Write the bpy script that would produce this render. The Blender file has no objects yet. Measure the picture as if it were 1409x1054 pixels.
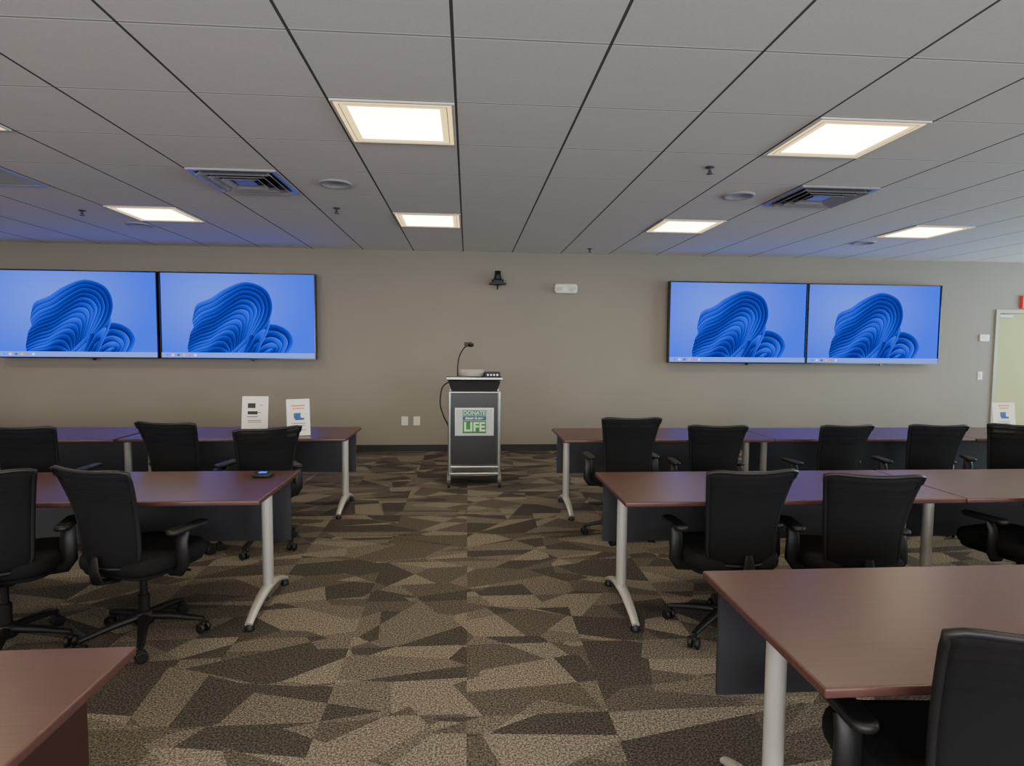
import bpy, bmesh, math, random
from mathutils import Vector, Matrix
random.seed(4)
scene=bpy.context.scene
COL=scene.collection
CEIL=2.94; WALLY=8.83; XL=-8.2; XR=10.6; YB=-3.6

# ---------------------------------------------------------------- materials
def mat(name,color=(.5,.5,.5),rough=.5,metal=0,spec=.5,emit=None,estr=0):
    m=bpy.data.materials.new(name); m.use_nodes=True
    b=m.node_tree.nodes['Principled BSDF']
    b.inputs['Base Color'].default_value=(*color,1)
    b.inputs['Roughness'].default_value=rough
    b.inputs['Metallic'].default_value=metal
    b.inputs['Specular IOR Level'].default_value=spec
    if emit:
        b.inputs['Emission Color'].default_value=(*emit,1)
        b.inputs['Emission Strength'].default_value=estr
    return m
class NT:
    def __init__(s,m): s.t=m.node_tree; s.b=s.t.nodes.get('Principled BSDF')
    def n(s,typ,**kw):
        x=s.t.nodes.new(typ)
        for k,v in kw.items(): setattr(x,k,v)
        return x
    def l(s,a,b): s.t.links.new(a,b)
    def math(s,op,a,b=None,c=None):
        x=s.n('ShaderNodeMath',operation=op)
        for i,v in enumerate((a,b,c)):
            if v is None: continue
            if isinstance(v,(int,float)): x.inputs[i].default_value=v
            else: s.l(v,x.inputs[i])
        return x.outputs[0]
    def pos(s): return s.n('ShaderNodeNewGeometry').outputs['Position']
    def noise(s,vec,scale,detail=2,rough=.5):
        x=s.n('ShaderNodeTexNoise'); x.inputs['Scale'].default_value=scale
        x.inputs['Detail'].default_value=detail; x.inputs['Roughness'].default_value=rough
        s.l(vec,x.inputs['Vector']); return x.outputs['Fac']
    def ramp(s,fac,stops,interp='LINEAR'):
        x=s.n('ShaderNodeValToRGB'); cr=x.color_ramp; cr.interpolation=interp
        while len(cr.elements)<len(stops): cr.elements.new(.5)
        for e,(p,c) in zip(cr.elements,stops):
            e.position=p; e.color=(*c,1) if len(c)==3 else c
        s.l(fac,x.inputs[0]); return x.outputs[0]
    def mapping(s,vec,rot=(0,0,0),sc=(1,1,1),loc=(0,0,0)):
        x=s.n('ShaderNodeMapping'); x.inputs['Rotation'].default_value=rot
        x.inputs['Scale'].default_value=sc; x.inputs['Location'].default_value=loc
        s.l(vec,x.inputs['Vector']); return x.outputs[0]
    def bump(s,h,strength=.2,dist=.01):
        x=s.n('ShaderNodeBump'); x.inputs['Strength'].default_value=strength
        x.inputs['Distance'].default_value=dist
        s.l(h,x.inputs['Height']); s.l(x.outputs[0],s.b.inputs['Normal'])

# carpet : carpet tiles printed with angular shards
M_carpet=mat('carpet_shards',rough=.95,spec=.1); t=NT(M_carpet); p=t.pos()
tile=t.n('ShaderNodeVectorMath',operation='SNAP'); t.l(p,tile.inputs[0]); tile.inputs[1].default_value=(.61,.61,10)
wn=t.n('ShaderNodeTexWhiteNoise',noise_dimensions='3D'); t.l(tile.outputs[0],wn.inputs['Vector'])
off=t.n('ShaderNodeVectorMath',operation='SCALE'); t.l(wn.outputs['Color'],off.inputs[0]); off.inputs['Scale'].default_value=7
add=t.n('ShaderNodeVectorMath',operation='ADD'); t.l(p,add.inputs[0]); t.l(off.outputs[0],add.inputs[1])
def vor(vec,scale,cut=None):
    v=t.n('ShaderNodeTexVoronoi',voronoi_dimensions='2D'); v.inputs['Scale'].default_value=scale
    t.l(vec,v.inputs['Vector'])
    sx=t.n('ShaderNodeSeparateColor'); t.l(v.outputs['Color'],sx.inputs[0])
    out=sx.outputs[0]
    if cut:
        # split every cell along a random straight line through its centre -> triangular shards
        d=t.n('ShaderNodeVectorMath',operation='SUBTRACT'); t.l(vec,d.inputs[0]); t.l(v.outputs['Position'],d.inputs[1])
        sd=t.n('ShaderNodeSeparateXYZ'); t.l(d.outputs[0],sd.inputs[0])
        ang=t.math('MULTIPLY',sx.outputs[1],6.283)
        dot=t.math('ADD',t.math('MULTIPLY',sd.outputs[0],t.math('COSINE',ang)),t.math('MULTIPLY',sd.outputs[1],t.math('SINE',ang)))
        out=t.math('ADD',out,t.math('MULTIPLY',t.math('GREATER_THAN',dot,0.02),cut))
    return out
v1=vor(t.mapping(p,rot=(0,0,.6),sc=(1,1.7,1)),1.75,.43)
v2=vor(t.mapping(add.outputs[0],rot=(0,0,-.7),sc=(.8,2.0,1)),1.3)
s=t.math('FRACT',t.math('ADD',v1,t.math('MULTIPLY',v2,.9)))
base=t.ramp(s,[(0,(.066,.058,.052)),(.25,(.100,.087,.075)),(.50,(.145,.127,.107)),(.76,(.196,.173,.143))],'CONSTANT')
sp=t.noise(p,115,3,.75)
spk=t.ramp(sp,[(.38,(.28,.27,.26)),(.5,(.88,.87,.85)),(.62,(1.95,1.92,1.84))])
mx=t.n('ShaderNodeMix',data_type='RGBA',blend_type='MULTIPLY'); mx.inputs['Factor'].default_value=1
t.l(base,mx.inputs['A']); t.l(spk,mx.inputs['B']); t.l(mx.outputs['Result'],t.b.inputs['Base Color'])
t.bump(sp,.5,.01)

# wall paint
def paint(name,c):
    m=mat(name,c,.75,spec=.25); t=NT(m); p=t.pos()
    n=t.noise(p,1.2,3); t.l(t.ramp(n,[(.3,tuple(x*.97 for x in c)),(.7,tuple(min(1,x*1.03) for x in c))]),t.b.inputs['Base Color'])
    t.bump(t.noise(p,350,2),.08,.002); return m
M_wall=paint('wall_paint_taupe',(.262,.236,.203))
M_wall2=paint('wall_paint_side',(.45,.43,.40))
M_door=paint('door_paint_cream',(.42,.42,.20))
M_base=mat('baseboard_vinyl',(.018,.016,.015),.5)

# ceiling
S=.7166; X0=-.0727; Y0=2.755
M_ceil=mat('acoustic_tile',(.5,.5,.5),.9,spec=.1); t=NT(M_ceil); p=t.pos()
sep=t.n('ShaderNodeSeparateXYZ'); t.l(p,sep.inputs[0])
def gridd(o,x0):
    f=t.math('FRACT',t.math('DIVIDE',t.math('SUBTRACT',o,x0-S*40),S))
    return t.math('MULTIPLY',t.math('MINIMUM',f,t.math('SUBTRACT',1.0,f)),S)
dx=gridd(sep.outputs[0],X0); dy=gridd(sep.outputs[1],Y0)
mxd=t.math('LESS_THAN',dx,.0075); myd=t.math('LESS_THAN',dy,.0045)
myl=t.math('LESS_THAN',dy,.014)
n=t.noise(p,90,3,.7)
c0=t.ramp(n,[(.3,(.70,.685,.68)),(.7,(.77,.755,.75))])
def mixc(fac,a,bcol):
    x=t.n('ShaderNodeMix',data_type='RGBA'); t.l(fac,x.inputs['Factor']); t.l(a,x.inputs['A']); x.inputs['B'].default_value=(*bcol,1); return x.outputs['Result']
c1=mixc(myl,c0,(.92,.91,.90)); c2=mixc(myd,c1,(.26,.26,.26)); c3=mixc(mxd,c2,(.09,.09,.09))
t.l(c3,t.b.inputs['Base Color']); t.bump(n,.15,.003)

# wood laminate
def wood(name,a,bc,rough):
    m=mat(name,a,rough,spec=.5); t=NT(m); p=t.n('ShaderNodeTexCoord').outputs['Object']
    g=t.noise(t.mapping(p,sc=(2,60,8)),3,4,.6)
    t.l(t.ramp(g,[(.3,a),(.7,bc)]),t.b.inputs['Base Color']); return m
M_wood=wood('mahogany_laminate',(.068,.030,.027),(.096,.042,.036),.34)
M_edge=mat('laminate_edge',(.04,.016,.013),.35)
M_silver=mat('silver_powdercoat',(.47,.46,.43),.38,.35)
M_chrome=mat('brushed_aluminium',(.46,.46,.45),.3,.8)
M_modesty=mat('modesty_panel_charcoal',(.024,.026,.032),.5)
M_black=mat('black_plastic',(.010,.010,.011),.45,spec=.35)
M_fabric=mat('black_fabric',(.009,.009,.010),.9,spec=.2); t=NT(M_fabric); t.bump(t.noise(t.n('ShaderNodeTexCoord').outputs['Object'],400,2),.3,.003)
M_white=mat('white_plastic',(.70,.68,.62),.4)
M_grey=mat('grey_metal',(.3,.3,.31),.4,.4)
M_vent=mat('vent_metal',(.42,.42,.47),.35,.5)
M_blackg=mat('gloss_black',(.01,.01,.011),.2)
M_mesh=mat('chair_mesh_weave',(.008,.008,.009),.8,spec=.15); t=NT(M_mesh)
o=t.n('ShaderNodeTexCoord').outputs['Object']
wv=t.n('ShaderNodeTexWave',wave_type='BANDS',bands_direction='Z'); wv.inputs['Scale'].default_value=6; wv.inputs['Distortion'].default_value=6; wv.inputs['Detail'].default_value=0
wv.inputs['Detail Scale'].default_value=.6
t.l(t.mapping(o,rot=(0,0,0),sc=(.7,.5,1)),wv.inputs['Vector'])
sz=t.n('ShaderNodeSeparateXYZ'); t.l(o,sz.inputs[0])
hi=t.n('ShaderNodeMapRange'); t.l(sz.outputs[2],hi.inputs['Value']); hi.inputs['From Min'].default_value=.78; hi.inputs['From Max'].default_value=.92
al=t.math('SUBTRACT',1.0,t.math('MULTIPLY',t.math('ADD',.03,t.math('MULTIPLY',wv.outputs['Fac'],.17)),hi.outputs[0]))
t.l(al,t.b.inputs['Alpha'])

def emis(name,c,st):
    m=bpy.data.materials.new(name); m.use_nodes=True; nt=m.node_tree; nt.nodes.clear()
    e=nt.nodes.new('ShaderNodeEmission'); e.inputs[0].default_value=(*c,1); e.inputs[1].default_value=st
    o=nt.nodes.new('ShaderNodeOutputMaterial'); nt.links.new(e.outputs[0],o.inputs[0]); return m
M_lamp=emis('troffer_diffuser',(1,.85,.56),21)
M_lampd=emis('troffer_diffuser_edge',(1,.70,.24),2.0)

# ---------------------------------------------------------------- mesh builder
class MB:
    def __init__(s): s.v=[]; s.f=[]; s.m=[]; s.sm=[]
    def add(s,vs,fs,mi=0,smooth=False):
        o=len(s.v); s.v+= [tuple(v) for v in vs]
        for f in fs: s.f.append([i+o for i in f]); s.m.append(mi); s.sm.append(smooth)
    def box(s,c,d,mi=0,rot=None):
        vs=[]
        for z in(-.5,.5):
            for y in(-.5,.5):
                for x in(-.5,.5):
                    v=Vector((x*d[0],y*d[1],z*d[2]))
                    if rot: v=rot@v
                    vs.append(v+Vector(c))
        s.add(vs,[(0,2,3,1),(4,5,7,6),(0,1,5,4),(2,6,7,3),(0,4,6,2),(1,3,7,5)],mi)
    def bx(s,x0,x1,y0,y1,z0,z1,mi=0): s.box(((x0+x1)/2,(y0+y1)/2,(z0+z1)/2),(x1-x0,y1-y0,z1-z0),mi)
    def rbox(s,c,d,r=.02,mi=0,seg=4,rot=None,cr=None):
        cr=cr if cr is not None else r
        def ring(ins,z):
            out=[]; hx=d[0]/2-ins; hy=d[1]/2-ins; R=max(cr-ins,.001)
            for q,(sx,sy) in enumerate(((1,1),(-1,1),(-1,-1),(1,-1))):
                for k in range(seg+1):
                    a=math.pi/2*(q+k/seg)
                    out.append(Vector((sx*(hx-R)+R*math.cos(a),sy*(hy-R)+R*math.sin(a),z)))
            return out
        rings=[]; h=d[2]/2; ee=min(r,h*.98,cr)
        for k in range(4): a=math.pi/2*k/3; rings.append(ring(ee*(1-math.sin(a)),-h+ee*(1-math.cos(a))))
        for k in range(4): a=math.pi/2*k/3; rings.append(ring(ee*(1-math.cos(a)),h-ee*(1-math.sin(a))))
        n=len(rings[0]); vs=[]
        for R in rings:
            for v in R:
                if rot: v=rot@v
                vs.append(v+Vector(c))
        fs=[]
        for i in range(len(rings)-1):
            for j in range(n): fs.append((i*n+j,i*n+(j+1)%n,(i+1)*n+(j+1)%n,(i+1)*n+j))
        s.add(vs,fs,mi,True)
        s.add(vs[:n],[tuple(reversed(range(n)))],mi); s.add(vs[-n:],[tuple(range(n))],mi)
    def tube(s,path,rad,n=12,mi=0,flat=(1,1),closed=False):
        P=[Vector(p) for p in path]
        if not hasattr(rad,'__len__'): rad=[rad]*len(P)
        N=len(P); vs=[]; up=None
        for i in range(N):
            if closed: T=P[(i+1)%N]-P[i-1]
            else: T=P[min(i+1,N-1)]-P[max(i-1,0)]
            T.normalize()
            if up is None:
                up=Vector((0,0,1)) if abs(T.z)<.9 else Vector((0,1,0))
            A=T.cross(up).normalized(); up=A.cross(T).normalized()
            for k in range(n):
                a=2*math.pi*k/n
                vs.append(P[i]+A*math.cos(a)*rad[i]*flat[0]+up*math.sin(a)*rad[i]*flat[1])
        fs=[]
        for i in range(N if closed else N-1):
            for k in range(n):
                j=(i+1)%N; fs.append((i*n+k,i*n+(k+1)%n,j*n+(k+1)%n,j*n+k))
        s.add(vs,fs,mi,True)
        if not closed: s.add(vs[:n],[tuple(reversed(range(n)))],mi); s.add(vs[-n:],[tuple(range(n))],mi)
    def cyl(s,a,b,r,n=20,mi=0,r2=None): s.tube([a,b],[r,r if r2 is None else r2],n,mi)
    def lathe(s,c,prof,n=28,mi=0):
        vs=[];fs=[]
        for (r,z) in prof:
            for k in range(n):
                a=2*math.pi*k/n; vs.append((c[0]+r*math.cos(a),c[1]+r*math.sin(a),c[2]+z))
        for i in range(len(prof)-1):
            for k in range(n): fs.append((i*n+k,i*n+(k+1)%n,(i+1)*n+(k+1)%n,(i+1)*n+k))
        s.add(vs,fs,mi,True)
    def mesh(s,name,mats):
        me=bpy.data.meshes.new(name); me.from_pydata(s.v,[],s.f)
        for m in mats: me.materials.append(m)
        for i,p in enumerate(me.polygons): p.material_index=s.m[i]; p.use_smooth=s.sm[i]
        bm=bmesh.new(); bm.from_mesh(me); bmesh.ops.recalc_face_normals(bm,faces=bm.faces); bm.to_mesh(me); bm.free()
        me.update(); return me
def obj(name,me,loc=(0,0,0),rz=0,parent=None):
    o=bpy.data.objects.new(name,me); COL.objects.link(o); o.location=loc; o.rotation_euler=(0,0,rz)
    if parent: o.parent=parent
    return o
def empty(name,loc=(0,0,0),rz=0):
    e=bpy.data.objects.new(name,None); e.empty_display_size=.1; COL.objects.link(e); e.location=loc; e.rotation_euler=(0,0,rz); return e
def single(name,mb,mats,loc=(0,0,0),rz=0,parent=None): return obj(name,mb.mesh(name,mats),loc,rz,parent)

# ---------------------------------------------------------------- room
T=.15
b=MB(); b.bx(XL-T,XR+T,YB-T,WALLY+T,-.1,0); single('floor',b,[M_carpet])
b=MB(); b.bx(XL-T,XR+T,YB-T,WALLY+T,CEIL,CEIL+.1); single('ceiling',b,[M_ceil])
DX0,DX1,DZ=8.31,9.25,2.15
b=MB(); b.bx(XL-T,DX0,WALLY,WALLY+T,0,CEIL); b.bx(DX1,XR+T,WALLY,WALLY+T,0,CEIL); b.bx(DX0,DX1,WALLY,WALLY+T,DZ,CEIL); single('wall_front',b,[M_wall])
b=MB(); b.bx(XL-T,XL,YB,WALLY,0,CEIL); single('wall_left',b,[M_wall2])
wins=[(0.2,2.6),(3.0,5.4),(5.8,8.2)]
b=MB(); y=YB
for (a,c) in wins:
    b.bx(XR,XR+T,y,a,0,CEIL); b.bx(XR,XR+T,a,c,0,.85); b.bx(XR,XR+T,a,c,2.6,CEIL); y=c
b.bx(XR,XR+T,y,WALLY,0,CEIL); single('wall_right',b,[M_wall2])
for i,(a,c) in enumerate(wins):
    b=MB(); f=.05
    b.bx(XR+.03,XR+.1,a,a+f,.85,2.6); b.bx(XR+.03,XR+.1,c-f,c,.85,2.6); b.bx(XR+.03,XR+.1,a+f,c-f,.85,.9); b.bx(XR+.03,XR+.1,a+f,c-f,2.55,2.6)
    b.bx(XR+.04,XR+.09,(a+c)/2-.02,(a+c)/2+.02,.9,2.55)
    single('window_%d'%(i+1),b,[M_grey])
wb=[(-6.5,-3.0),(-1.75,1.75),(3.0,6.5)]
b=MB(); x=XL
for (a,c) in wb:
    b.bx(x,a,YB-T,YB,0,CEIL); b.bx(a,c,YB-T,YB,0,.85); b.bx(a,c,YB-T,YB,2.6,CEIL); x=c
b.bx(x,XR,YB-T,YB,0,CEIL); single('wall_back',b,[M_wall2])
for i,(a,c) in enumerate(wb):
    b=MB(); f=.05
    b.bx(a,a+f,YB-.1,YB-.03,.85,2.6); b.bx(c-f,c,YB-.1,YB-.03,.85,2.6); b.bx(a+f,c-f,YB-.1,YB-.03,.85,.9); b.bx(a+f,c-f,YB-.1,YB-.03,2.55,2.6)
    single('window_%d'%(i+4),b,[M_grey])
b=MB(); b.bx(XL,DX0-.06,WALLY-.012,WALLY,0,.10); b.bx(DX1+.06,XR,WALLY-.012,WALLY,0,.10); single('baseboard_front',b,[M_base])
b=MB(); b.bx(XL,XL+.012,YB,WALLY-.02,0,.10); single('baseboard_left',b,[M_base])
b=MB(); b.bx(XR-.012,XR,YB,WALLY-.02,0,.10); single('baseboard_right',b,[M_base])
# door
e=empty('door_1',(0,0,0))
b=MB(); b.bx(DX0-.05,DX0+.005,WALLY-.03,WALLY+.1,0,DZ+.05); b.bx(DX1-.005,DX1+.05,WALLY-.03,WALLY+.1,0,DZ+.05); b.bx(DX0+.005,DX1-.005,WALLY-.03,WALLY+.1,DZ-.005,DZ+.05)
single('door_frame',b,[mat('door_frame_paint',(.36,.35,.27),.5)],parent=e)
b=MB(); b.bx(DX0+.01,DX1-.01,WALLY+.03,WALLY+.08,.01,DZ-.01); single('door_leaf',b,[M_door],parent=e)
b=MB(); b.cyl((DX1-.09,WALLY+.03,1.0),(DX1-.09,WALLY-.03,1.0),.012); b.cyl((DX1-.09,WALLY-.03,1.0),(DX1-.21,WALLY-.03,1.0),.011); single('door_handle',b,[M_chrome],parent=e)
b=MB(); b.box((DX0+.14,WALLY+.01,DZ-.05),(.22,.04,.04)); single('door_closer',b,[M_grey],parent=e)

# ---------------------------------------------------------------- ceiling fixtures
def tile_c(k,m): return (X0+S*(k+.5), Y0+S*(m+.5))
hs=S/2-.010
def ringbox(b,h0,h1,z0,z1,mi):
    b.bx(-h0,h0,-h0,-h1,z0,z1,mi); b.bx(-h0,h0,h1,h0,z0,z1,mi); b.bx(-h0,-h1,-h1,h1,z0,z1,mi); b.bx(h1,h0,-h1,h1,z0,z1,mi)
fr=MB(); ringbox(fr,hs,hs-.016,-.010,0,0); fm=fr.mesh('troffer_frame',[M_white])
dm=MB(); ringbox(dm,hs-.016,hs-.040,-.006,-.001,0); ringbox(dm,hs-.040,hs-.046,-.012,-.001,1); ringbox(dm,hs-.046,hs-.085,-.007,-.001,0); dm_=dm.mesh('troffer_edge',[M_lampd,M_white])
cm=MB(); cm.bx(-hs+.085,hs-.085,-hs+.085,hs-.085,-.009,-.001); cm_=cm.mesh('troffer_panel',[M_lamp])
for k in (-9,-5,-1,3,7,11):
    for m in (-7,-3,1,5):
        x,y=tile_c(k,m)
        if x<XL+.4 or x>XR-.4: continue
        e=empty('ceiling_light_panel',(x,y,CEIL))
        obj('light_frame',fm,parent=e); obj('diffuser_edge',dm_,parent=e); obj('diffuser',cm_,parent=e)
# vents
vb=MB(); ringbox(vb,.345,.305,-.014,0,0)
for i,h in enumerate((.275,.205,.135)):
    for sx,sy in ((1,0),(-1,0),(0,1),(0,-1)):
        c=(sx*h,sy*h,-.020); ang=.65
        if sx: R=Matrix.Rotation(sx*ang,3,'Y'); vb.box(c,(.05,2*h,.004),0,R)
        else: R=Matrix.Rotation(-sy*ang,3,'X'); vb.box(c,(2*h,.05,.004),0,R)
vb.bx(-.08,.08,-.08,.08,-.020,-.016,0)
vb.bx(-.305,.305,-.305,.305,-.003,0,1)
vm=vb.mesh('air_vent',[M_vent,M_black])
for k,m in ((-3,3),(4,3)):
    x,y=tile_c(k,m); obj('ceiling_air_vent',vm,(x,y,CEIL))
rb=MB(); ringbox(rb,.345,.32,-.012,0,0)
for i in range(32): rb.box((0,-.31+i*.02,-.007),(.64,.013,.003),0,Matrix.Rotation(.5,3,'X'))
rb.bx(-.32,.32,-.32,.32,-.002,0,1)
x,y=tile_c(-6,3); single('return_air_grille',rb,[M_vent,M_black],(x,y,CEIL))
sb=MB(); sb.lathe((0,0,0),[(0,-.006),(.105,-.006),(.11,-.014),(.135,-.012),(.14,0)],32,0)
M_spk=mat('speaker_grille',(.36,.36,.37),.6,.1); sm=sb.mesh('ceiling_speaker',[M_spk])
for x,y in ((-1.13,5.27),(2.43,5.3),(-3.8,7.3),(5.1,7.45)): obj('ceiling_speaker',sm,(x,y,CEIL))
pb=MB(); pb.lathe((0,0,0),[(.035,0),(.033,-.008),(.012,-.012),(.010,-.035),(.016,-.036),(.016,-.039),(0,-.04)],16); pb.lathe((0,0,-.055),[(0,0),(.026,.001),(.026,.004),(0,.005)],12); pb.box((.011,0,-.046),(.003,.004,.02)); pb.box((-.011,0,-.046),(.003,.004,.02))
pm=pb.mesh('fire_sprinkler',[mat('sprinkler_bronze',(.08,.08,.09),.4,.5)])
for x,y in ((-1.32,6.2),(1.83,4.5),(-4.0,6.6),(1.7,8.35)): obj('fire_sprinkler',pm,(x,y,CEIL))

# ---------------------------------------------------------------- televisions
def vcol_mat(name,st):
    m=bpy.data.materials.new(name); m.use_nodes=True; nt=m.node_tree; nt.nodes.clear()
    a=nt.nodes.new('ShaderNodeVertexColor'); a.layer_name='Col'
    e=nt.nodes.new('ShaderNodeEmission'); e.inputs[1].default_value=st
    o=nt.nodes.new('ShaderNodeOutputMaterial'); nt.links.new(a.outputs[0],e.inputs[0]); nt.links.new(e.outputs[0],o.inputs[0]); return m
M_scr=vcol_mat('lcd_screen_image',1.5)
TW,TH=2.118,1.205
def resample(P,n):
    P=[Vector(p) for p in P]
    out=[]; N=len(P)-1
    for i in range(n+1):
        u=i/n*N; k=min(int(u),N-1); f=u-k
        p0=P[max(k-1,0)];p1=P[k];p2=P[k+1];p3=P[min(k+2,N)]
        out.append(.5*((2*p1)+(p2-p0)*f+(2*p0-5*p1+4*p2-p3)*f*f+(3*p1-p0-3*p2+p3)*f**3))
    return out
def bloom_mesh():
    V=[];F=[];C=[]
    sw,sh=TW-.03,TH-.03
    def uv(px,py): return ((px-228)/212*sw-sw/2, sh/2-(py-377)/118*sh)
    nx,ny=24,14
    for j in range(ny+1):
        for i in range(nx+1):
            x=-sw/2+sw*i/nx; z=-sh/2+sh*j/ny
            V.append((x,0,z)); d=min(1,math.hypot((x+.3)/1.3,(z-.2)/.9)); d=1-d
            C.append((.020+.090*d,.085+.115*d,.95))
    for j in range(ny):
        for i in range(nx):
            a=j*(nx+1)+i; F.append((a,a+1,a+nx+2,a+nx+1))
    layer=[.001]
    def sheets(curves,sub=2,n=60,phase=0):
        """folded sheets between successive curves; bright lip on the outer edge falling to deep blue"""
        Cv=[resample([(*uv(*q),0) for q in c],n) for c in curves]
        for k in range(len(Cv)-1):
            for h in range(sub):
                f0=h/sub; f1=min(1,(h+1)/sub); y=-layer[0]; layer[0]+=.0003
                ns=9
                for side in range(ns):
                    g=side/(ns-1); f=f0+(f1-f0)*g
                    for i in range(n+1):
                        u=i/n
                        q=Cv[k][i].lerp(Cv[k+1][i],f)
                        V.append((q.x,y,q.y))
                        s=.5+.5*math.sin(u*6.5+k*1.15+h*.6+phase)
                        L=(1-g)**(.35+1.1*(1-s))*(.5+.5*s)
                        if h: L=L*.85
                        lip=(.35+.65*s) if (g<.1 and h==0) else 0
                        C.append((.0006+.007*L+.025*lip,.004+.062*L+.09*lip,.10+.80*L+.08*lip))
                b0=len(V)-ns*(n+1)
                for side in range(ns-1):
                    for i in range(n):
                        a=b0+side*(n+1)+i; F.append((a,a+1,a+n+2,a+n+1))
    B=487.6
    sheets([[(318,B),(332,474),(352,458),(378,447),(400,454),(410,470),(404,B)],
            [(330,B),(342,476),(358,464),(378,456),(395,461),(402,473),(396,B)],
            [(342,B),(352,479),(364,470),(378,465),(390,469),(394,477),(389,B)],
            [(354,B),(362,482),(370,476),(379,473),(386,476),(388,481),(384,B)],
            [(366,B),(370,485),(374,482.5),(379,481),(381,482),(382,484),(380,B)],
            [(370,B),(372,B),(374,B),(376,B),(378,B),(379,B),(380,B)]],1,n=48,phase=1)
    sheets([[(338,B),(346,470),(352,454),(366,444),(378,440),(374,458),(366,474),(360,B)],
            [(342,B),(350,474),(357,462),(366,456),(371,454),(368,464),(362,476),(357,B)],
            [(348,B),(352,482),(356,474),(360,470),(362,470),(360,476),(356,482),(353,B)]],1,n=40,phase=3)
    sheets([[(272,434),(277,420),(296,411),(316,398),(345,388),(372,398),(381,422),(373,448),(356,464)],
            [(270,444),(282,432),(302,423),(322,410),(342,400),(362,406),(370,424),(364,444),(352,462)],
            [(272,452),(284,442),(304,434),(322,422),(339,413),(353,416),(360,428),(355,444),(346,464)],
            [(267,461),(281,453),(300,446),(318,435),(334,427),(345,428),(349,436),(346,450),(340,470)],
            [(265,471),(280,463),(298,457),(314,447),(327,441),(336,442),(339,450),(337,462),(334,476)],
            [(263,480),(278,473),(294,468),(307,460),(318,456),(326,458),(329,465),(329,474),(328,482)],
            [(264,B),(276,482),(290,478),(300,473),(308,471),(315,473),(319,478),(321,483),(322,B)],
            [(270,B),(278,B),(288,B),(294,B),(300,B),(306,B),(311,B),(315,B),(318,B)]],2,n=72)
    b0=len(V); z1=-sh/2+.0615*sh
    V+= [(-sw/2,-.02,-sh/2),(sw/2,-.02,-sh/2),(sw/2,-.02,z1),(-sw/2,-.02,z1)]; C+=[(.16,.26,.85)]*4; F.append((b0,b0+1,b0+2,b0+3))
    cols=[(.05,.2,.9),(.7,.7,.8),(.1,.1,.2),(.7,.4,.1),(.7,.15,.1),(.7,.7,.8)]
    for i,c in enumerate(cols):
        b0=len(V); x=-sw/2+.06+i*.075; za=-sh/2+.02
        V+=[(x,-.021,za),(x+.035,-.021,za),(x+.035,-.021,za+.032),(x,-.021,za+.032)]; C+=[c]*4; F.append((b0,b0+1,b0+2,b0+3))
    me=bpy.data.meshes.new('screen_image'); me.from_pydata(V,[],F); ca=me.color_attributes.new('Col','FLOAT_COLOR','POINT')
    for i,c in enumerate(C): ca.data[i].color=(*c,1)
    me.materials.append(M_scr)
    return me
scr=bloom_mesh()
hb=MB(); w,h=TW/2,TH/2
hb.bx(-w,w,-.045,.03,-h,h,0)
for x0,x1,z0,z1 in ((-w,w,h-.012,h),(-w,w,-h,-h+.016),(-w,-w+.012,-h+.016,h-.012),(w-.012,w,-h+.016,h-.012)): hb.bx(x0,x1,-.075,-.045,z0,z1,0)
hb.bx(-.5,.5,.03,.10,-.3,.3,1); hb.bx(.15,.19,-.02,.0,-h-.03,-h,0)
hm=hb.mesh('television_housing',[M_blackg,M_grey])
for x in (-5.36,-3.215,4.03,6.16):
    z=1.958 if x<0 else 1.942
    e=empty('wall_mounted_television',(x,WALLY-.10,z))
    obj('housing',hm,parent=e); obj('screen',scr,(0,-.050,0),parent=e)

# ---------------------------------------------------------------- tables
TD=.77; TL=1.945
def table_parts():
    b=MB(); b.rbox((0,0,.7265),(TL-.006,TD,.027),.006,0,3,cr=.008); top=b.mesh('table_top',[M_wood])
    b=MB()
    for sx in (-1,1):
        x=sx*(TL/2-.09)
        b.cyl((x,0,.12),(x,0,.70),.031,24)
        path=[];rad=[]
        for i in range(17):
            u=-1+2*i/16; path.append((x,u*.33,.038+.085*(1-abs(u)**1.8))); rad.append(.034-.012*abs(u))
        b.tube(path,rad,14,0,flat=(1,.62))
        b.box((x,0,.705),(.07,.5,.016),0)
    legs=b.mesh('table_legs',[M_silver])
    b=MB()
    for sx in (-1,1):
        for sy in (-1,1):
            x=sx*(TL/2-.09); b.lathe((x,sy*.315,0),[(0,0),(.026,0),(.028,.01),(.02,.03),(.012,.045),(0,.045)],16)
    feet=b.mesh('table_glides',[M_black])
    b=MB(); b.bx(-TL/2+.05,TL/2-.05,TD/2-.055,TD/2-.04,.29,.712); mod=b.mesh('modesty_panel',[M_modesty])
    return top,legs,feet,mod
tp=table_parts()
def table(x0,y0):
    e=empty('training_table',(x0+TL/2,y0+TD/2,0))
    for n_,m_ in zip(('table_top','leg_frame','glides','modesty_panel'),tp): obj(n_,m_,parent=e)
for i in range(3): table(.85+i*TL,5.19)
for i in range(3): table(.84+i*TL,3.085)
for i in range(2): table(.87+i*TL,1.345)
for i in range(3): table(-1.07-(i+1)*TL-(.03 if i else 0),5.33)
for i in range(2): table(-1.10-(i+1)*TL,3.21)
e=empty('wooden_desk',(-.9-TL/2,.89+TD/2,0))
obj('table_top',tp[0],parent=e)
b=MB(); b.bx(TL/2-.14,TL/2-.115,-TD/2+.05,TD/2-.04,0,.713); b.bx(-TL/2+.115,-TL/2+.14,-TD/2+.05,TD/2-.04,0,.713); b.bx(-TL/2+.14,TL/2-.14,TD/2-.1,TD/2-.08,.25,.713)
single('end_panels',b,[M_edge],parent=e)

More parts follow.
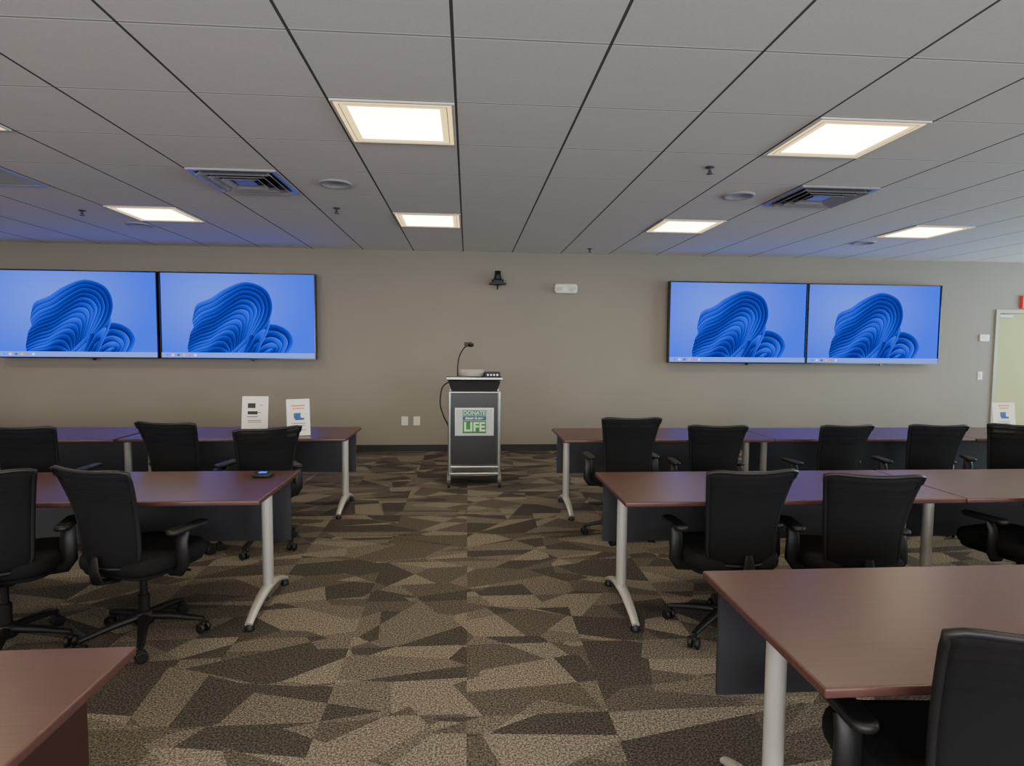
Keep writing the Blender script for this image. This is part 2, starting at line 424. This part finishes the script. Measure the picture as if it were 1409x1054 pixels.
# ---------------------------------------------------------------- office chair
def back_pt(u,v,off=0):
    w=.180+.056*v**2.0
    if v<.12: w-=.03*(1-v/.12)**2
    x=u*w
    z=.47+.50*v + .014*u*u*v
    if v>.9: z-= .016*abs(u)**8
    y=-.235-.085*v+.03*math.sin(v*math.pi) + .055*u*u*(1-.25*v)+off
    return Vector((x,y,z))
def chair_parts():
    parts={}
    b=MB(); nu,nv=16,18; vs=[];fs=[]
    for j in range(nv+1):
        for i in range(nu+1): vs.append(back_pt(-1+2*i/nu,j/nv))
    for j in range(nv):
        for i in range(nu): a=j*(nu+1)+i; fs.append((a,a+1,a+nu+2,a+nu+1))
    b.add(vs,fs,0,True); parts['back_mesh']=b.mesh('chair_back_mesh',[M_mesh])
    b=MB(); loop=[]
    for i in range(16): loop.append(back_pt(-1+2*i/16,0))
    for i in range(18): loop.append(back_pt(1,i/18))
    for i in range(16): loop.append(back_pt(1-2*i/16,1))
    for i in range(18): loop.append(back_pt(-1,1-i/18))
    b.tube(loop,.011,8,0,closed=True)
    b.tube([(0,-.05,.40),(0,-.18,.392),(0,-.26,.41),(0,-.275,.47),(0,-.268,.54)],[.03,.03,.028,.022,.012],10,0,flat=(1.5,.5))
    parts['back_frame']=b.mesh('chair_back_frame',[M_black])
    b=MB(); b.rbox((0,.02,.465),(.50,.48,.085),.035,0,8,cr=.13); b.rbox((0,.02,.418),(.46,.44,.02),.008,0,6,cr=.11)
    parts['seat']=b.mesh('chair_seat',[M_fabric])
    b=MB()
    for s_ in (-1,1):
        b.tube([(s_*.20,-.02,.412),(s_*.265,-.02,.415),(s_*.280,-.02,.45),(s_*.280,-.02,.57),(s_*.280,0,.615)],[.022,.022,.028,.024,.02],10,0,flat=(.7,1.5))
        b.rbox((s_*.270,.03,.628),(.075,.25,.028),.012,0,5,cr=.035)
    parts['armrests']=b.mesh('chair_armrests',[M_black])
    b=MB(); b.rbox((0,0,.395),(.16,.24,.05),.01,0,3,cr=.02)
    b.cyl((0,0,.10),(0,0,.25),.028); b.cyl((0,0,.25),(0,0,.39),.018)
    b.tube([(.06,.05,.39),(.25,.06,.385)],.007,8)
    parts['gas_lift']=b.mesh('chair_gas_lift',[M_black])
    b=MB(); b.lathe((0,0,0),[(0,.075),(.045,.078),(.052,.10),(.045,.135),(.03,.15),(0,.15)],20)
    for k in range(5):
        a=2*math.pi*k/5+math.pi/2; c,s_=math.cos(a),math.sin(a)
        b.tube([(c*.03,s_*.03,.118),(c*.15,s_*.15,.105),(c*.29,s_*.29,.078)],[.03,.024,.017],8,0,flat=(1,.75))
    parts['star_base']=b.mesh('chair_star_base',[M_black])
    b=MB()
    for k in range(5):
        a=2*math.pi*k/5+math.pi/2; c,s_=math.cos(a)*.29,math.sin(a)*.29; th=a+1.0+k*.8
        ax=Vector((math.cos(th),math.sin(th),0)); P=Vector((c,s_,.029))
        for q in (-1,1): b.tube([P+ax*q*.008,P+ax*q*.012,P+ax*q*.026,P+ax*q*.03],[.024,.029,.029,.024],16)
        b.cyl((c,s_,.035),(c,s_,.085),.009,10); b.rbox((c,s_,.05),(.03,.03,.022),.006,0,3,cr=.012)
    parts['casters']=b.mesh('chair_casters',[M_black])
    return parts
cp=chair_parts()
def chair(x,y,deg=0,dz=0,spin=0):
    e=empty('office_chair',(x,y,0),math.radians(deg))
    for k,m in cp.items():
        o=obj(k,m,(0,0,0 if k in('star_base','casters') else dz),parent=e)
        if k=='back_mesh':
            md=o.modifiers.new('thick','SOLIDIFY'); md.thickness=.006
        if k in('star_base','casters'): o.rotation_euler=(0,0,math.radians(spin))
for a in [(1.27,4.82,2,.04,10),(2.02,4.88,-4,-.03,30),(3.06,4.88,5,-.03,50),(3.90,4.88,-6,-.03,0),(4.72,4.85,-25,-.03,20),
          (1.41,3.13,3,-.02,54),(2.06,3.06,-9,-.03,54),(3.24,3.2,14,-.02,10),
          (1.27,1.42,-4,0,40),
          (-3.12,4.65,0,0,0),(-2.12,4.72,-12,.02,20),(-1.60,4.68,32,-.02,0),
          (-1.72,3.24,-20,-.015,8),(-2.33,3.12,17,0,44)]:
    chair(*a)

# ---------------------------------------------------------------- lectern
LX,LY=.075,6.82
e=empty('lectern',(LX,LY,0))
b=MB()
b.bx(-.255,.255,-.19,.19,.24,1.04,0)
b.rbox((0,-.01,1.19),(.62,.46,.035),.01,0,4,rot=Matrix.Rotation(-.10,3,'X'),cr=.02)
b.add([(-.25,-.18,1.06),(.25,-.18,1.06),(.25,.18,1.06),(-.25,.18,1.06),(-.29,-.2,1.17),(.29,-.2,1.17),(.29,.2,1.15),(-.29,.2,1.15)],
      [(0,3,2,1),(4,5,6,7),(0,1,5,4),(1,2,6,5),(2,3,7,6),(3,0,4,7)],0)
single('cabinet',b,[mat('lectern_black_laminate',(.012,.012,.014),.35)],parent=e)
b=MB()
for sx in(-1,1):
    for sy in(-1,1): b.cyl((sx*.275,sy*.2,.12),(sx*.275,sy*.2,1.06),.018,16)
for sy in(-1,1):
    for z in (1.05,.215,.14): b.cyl((-.27,sy*.2,z),(.27,sy*.2,z),.015,12)
b.rbox((0,-.235,1.205),(.62,.02,.028),.005,0,3)
for sx in(-1,1):
    b.tube([(sx*.28,-.30,.07),(sx*.28,-.15,.115),(sx*.28,.15,.115),(sx*.28,.25,.075)],[.02,.026,.026,.02],12)
b.bx(-.26,.26,-.2,.2,.12,.15)
single('metal_frame',b,[M_chrome],parent=e)
b=MB()
for sx in(-1,1):
    for y in(-.285,.235):
        b.cyl((sx*.28-.014,y,.029),(sx*.28+.014,y,.029),.029,18); b.cyl((sx*.28,y,.04),(sx*.28,y,.08),.008,8)
single('casters',b,[M_black],parent=e)
b=MB(); b.bx(-.215,.215,-.222,-.205,.57,.88,0); b.bx(-.20,.20,-.226,-.222,.585,.865,1); b.bx(-.13,.13,-.229,-.226,.795,.855,3); b.bx(-.13,.13,-.229,-.226,.742,.79,2); b.bx(-.13,.13,-.229,-.226,.597,.737,3)
single('sign_plate',b,[M_chrome,mat('sign_paper',(.50,.55,.50),.5),mat('sign_blue',(.02,.10,.22),.5),mat('sign_green',(.03,.20,.04),.5)],parent=e)
def text(name,body,size,loc,m,parent,off=.0015):
    c=bpy.data.curves.new(name,'FONT'); c.body=body; c.size=size; c.align_x='CENTER'; c.align_y='CENTER'; c.extrude=.001; c.offset=off
    o=bpy.data.objects.new(name,c); COL.objects.link(o); o.location=loc; o.rotation_euler=(math.pi/2,0,0); c.materials.append(m); o.parent=parent; return o
M_txt=mat('print_black',(.02,.02,.02),.6); M_txtw=mat('print_green_white',(.6,.85,.5),.5)
text('sign_text_upper','DONATE',.060,(0,-.231,.823),mat('print_navy',(.45,.65,.65),.6),e,.002); text('sign_text_lower','LIFE',.140,(0,-.231,.665),M_txtw,e,.004)
text('sign_text_middle','donate & save',.035,(0,-.231,.766),M_txtw,e)
b=MB(); b.lathe((-.03,.02,1.21),[(0,0),(.14,0),(.15,.02),(.15,.075),(.14,.09),(0,.09)],32,0); single('round_speaker',b,[mat('putty_plastic',(.34,.33,.30),.5)],parent=e)
b=MB(); b.bx(.12,.29,-.13,.08,1.215,1.27,0)
for i in range(4): b.cyl((.15+i*.035,-.13,1.243),(.15+i*.035,-.142,1.243),.010,12,1)
single('control_box',b,[M_black,M_chrome],parent=e)
b=MB(); pts=resample([(-.19,.0,1.20),(-.19,0,1.33),(-.17,-.01,1.45),(-.12,-.04,1.54),(-.07,-.07,1.575)],20)
b.tube(pts,.007,8,0); b.tube([(-.085,-.06,1.57),(-.05,-.08,1.58),(-.02,-.10,1.575)],[.012,.026,.022],12,0); b.lathe((-.19,0,1.20),[(0,.02),(.035,.018),(.04,0)],16)
b.box((-.07,-.07,1.585),(.09,.03,.045),0)
single('gooseneck_microphone',b,[M_black],parent=e)
b=MB(); b.tube(resample([(-.29,.1,1.15),(-.37,.08,1.08),(-.39,.05,.90),(-.35,.03,.76),(-.30,.05,.65),(-.26,.1,.50)],30),.008,8); single('cable',b,[M_black],parent=e)

# ---------------------------------------------------------------- wall accessories
def plate(name,x,z,w,h,extra):
    b=MB(); b.rbox((0,0,0),(w,h,.008),.003,0,3,rot=Matrix.Rotation(math.pi/2,3,'X'),cr=.006)
    extra(b); single(name,b,[M_white,M_grey],(x,WALLY-.005,z))
def outlet(b):
    for z in(-.025,.025):
        b.rbox((0,-.006,z),(.034,.028,.004),.001,0,4,rot=Matrix.Rotation(math.pi/2,3,'X'),cr=.012)
        for dx_ in(-.007,.007): b.box((dx_,-.009,z+.003),(.002,.002,.009),1)
plate('wall_outlet',-.925,.455,.095,.13,outlet); plate('wall_outlet',-.75,.455,.095,.13,outlet)
plate('light_switch',8.06,1.16,.08,.125,lambda b:b.box((0,-.008,0),(.033,.008,.066),0))
b=MB(); b.rbox((0,0,0),(.16,.11,.025),.006,0,4,rot=Matrix.Rotation(math.pi/2,3,'X'),cr=.015); b.box((-.02,-.0135,.01),(.07,.002,.04),1); single('thermostat',b,[M_white,M_grey],(8.09,WALLY-.013,1.755))
e=empty('emergency_light',(1.44,WALLY,2.42))
b=MB(); b.rbox((0,-.04,0),(.34,.14,.08),.02,0,5,rot=Matrix.Rotation(math.pi/2,3,'X'),cr=.04); single('housing',b,[M_white],parent=e)
b=MB()
for sx in(-1,1):
    b.tube([(sx*.10,-.06,.0),(sx*.10,-.09,-.002),(sx*.10,-.115,-.005)],[.03,.042,.045],16,0)
    b.cyl((sx*.10,-.1151,-.005),(sx*.10,-.118,-.005),.037,16,1)
single('lamp_heads',b,[M_white,M_grey],parent=e)
e=empty('wall_mounted_camera',(.43,WALLY,2.50))
b=MB(); b.box((0,-.01,.0),(.10,.02,.10)); b.box((0,-.10,-.03),(.24,.18,.02)); b.tube([(0,-.02,-.10),(0,-.09,-.04)],.01,8); b.rbox((0,-.10,.0),(.17,.14,.06),.012,0,4,cr=.03)
b.lathe((0,-.10,.025),[(.06,0),(.055,.03),(.045,.07),(.042,.13),(0,.135)],20); b.cyl((0,-.14,.06),(0,-.17,.06),.03,16); b.cyl((0,-.1701,.06),(0,-.172,.06),.02,16,1)
single('camera_body',b,[M_black,M_blackg],parent=e)
e=empty('exit_sign',(8.83,WALLY-.03,2.32))
b=MB(); b.rbox((0,0,0),(.34,.20,.05),.01,0,4,rot=Matrix.Rotation(math.pi/2,3,'X'),cr=.015); single('sign_body',b,[mat('exit_red',(.5,.03,.03),.4,emit=(1,.03,.03),estr=.3)],parent=e)
text('sign_text','EXIT',.14,(0,-.028,0),M_white,e)

# ---------------------------------------------------------------- things on tables
M_paper=mat('paper_white',(.78,.74,.66),.4)
M_blueink=mat('print_blue',(.03,.10,.30),.6); M_redink=mat('print_orange',(.65,.22,.08),.6)
def stand(x,y,deg,w=.22,h=.30,kind=0):
    e=empty('tabletop_sign_holder',(x,y,.741),math.radians(deg)); R=Matrix.Rotation(-.12,3,'X')
    b=MB(); b.box((0,0,h/2+.003),(w,.004,h),0,R); b.box((0,.03,.003),(w,.09,.004),0); single('acrylic_sheet',b,[M_paper],parent=e)
    b=MB()
    if kind==0: L=((-.03,.265,.07,.045,0),(-.02,.20,.09,.03,0),(.055,.27,.02,.006,0),(-.02,.165,.10,.006,0),(.04,.205,.03,.006,0),(0,.13,.12,.005,0),(0,.115,.12,.005,0))
    else: L=((0,.27,.12,.012,2),(0,.245,.10,.01,2),(-.01,.18,.06,.05,1),(.01,.15,.08,.02,1),(0,.11,.12,.005,0),(0,.09,.12,.005,0),(0,.05,.12,.005,0))
    for (cx,cz,bw,bh,mi) in L:
        b.box(R@Vector((cx,-.0035,cz-h/2))+Vector((0,0,h/2+.003)),(bw,.001,bh),mi,R)
    single('printed_text',b,[M_txt,M_blueink,M_redink],parent=e)
stand(-1.93,5.55,-3,.235,.35,0); stand(-1.53,5.50,24,.20,.33,1); stand(5.35,5.55,0,.24,.30,1)
e=empty('conference_puck',(-1.28,3.80,.741))
b=MB(); b.rbox((0,0,.012),(.12,.10,.024),.008,0,5,cr=.03); single('puck_body',b,[M_black],parent=e)
b=MB(); b.rbox((0,0,.026),(.05,.03,.004),.001,0,4,cr=.01); single('status_light',b,[emis('puck_blue',(.02,.1,1),2)],parent=e)

# ---------------------------------------------------------------- lights
def area(name,loc,rot,sx,sy,pw,col):
    l=bpy.data.lights.new(name,'AREA'); l.shape='RECTANGLE'; l.size=sx; l.size_y=sy; l.energy=pw; l.color=col
    o=bpy.data.objects.new(name,l); COL.objects.link(o); o.location=loc; o.rotation_euler=rot
for (a,c) in wins: area('window_daylight',(XR+.14,(a+c)/2,1.72),(0,math.radians(98),0),1.7,c-a,140,(.70,.92,1))
for (a,c) in wb: area('window_daylight',((a+c)/2,YB-.14,1.72),(math.radians(98),0,0),c-a,1.7,235,(1,.98,.97))
w=bpy.data.worlds.new('sky'); scene.world=w; w.use_nodes=True
bg=w.node_tree.nodes['Background']; bg.inputs[0].default_value=(.6,.75,1,1); bg.inputs[1].default_value=1.0

# ---------------------------------------------------------------- camera
th=math.atan(61/820); pt=.0621; r=.008
fwd=Vector((math.sin(th)*math.cos(pt),math.cos(th)*math.cos(pt),-math.sin(pt)))
r0=Vector((math.cos(th),-math.sin(th),0)); u0=r0.cross(fwd)
R=(r0+r*u0).normalized(); U=(u0-r*r0).normalized()
cd=bpy.data.cameras.new('camera'); cd.sensor_width=36; cd.lens=820/1409*36; cd.clip_start=.05
co=bpy.data.objects.new('camera',cd); COL.objects.link(co)
M=Matrix((R,U,-fwd)).transposed().to_4x4(); M.translation=Vector((0,0,1.57)); co.matrix_world=M
scene.camera=co
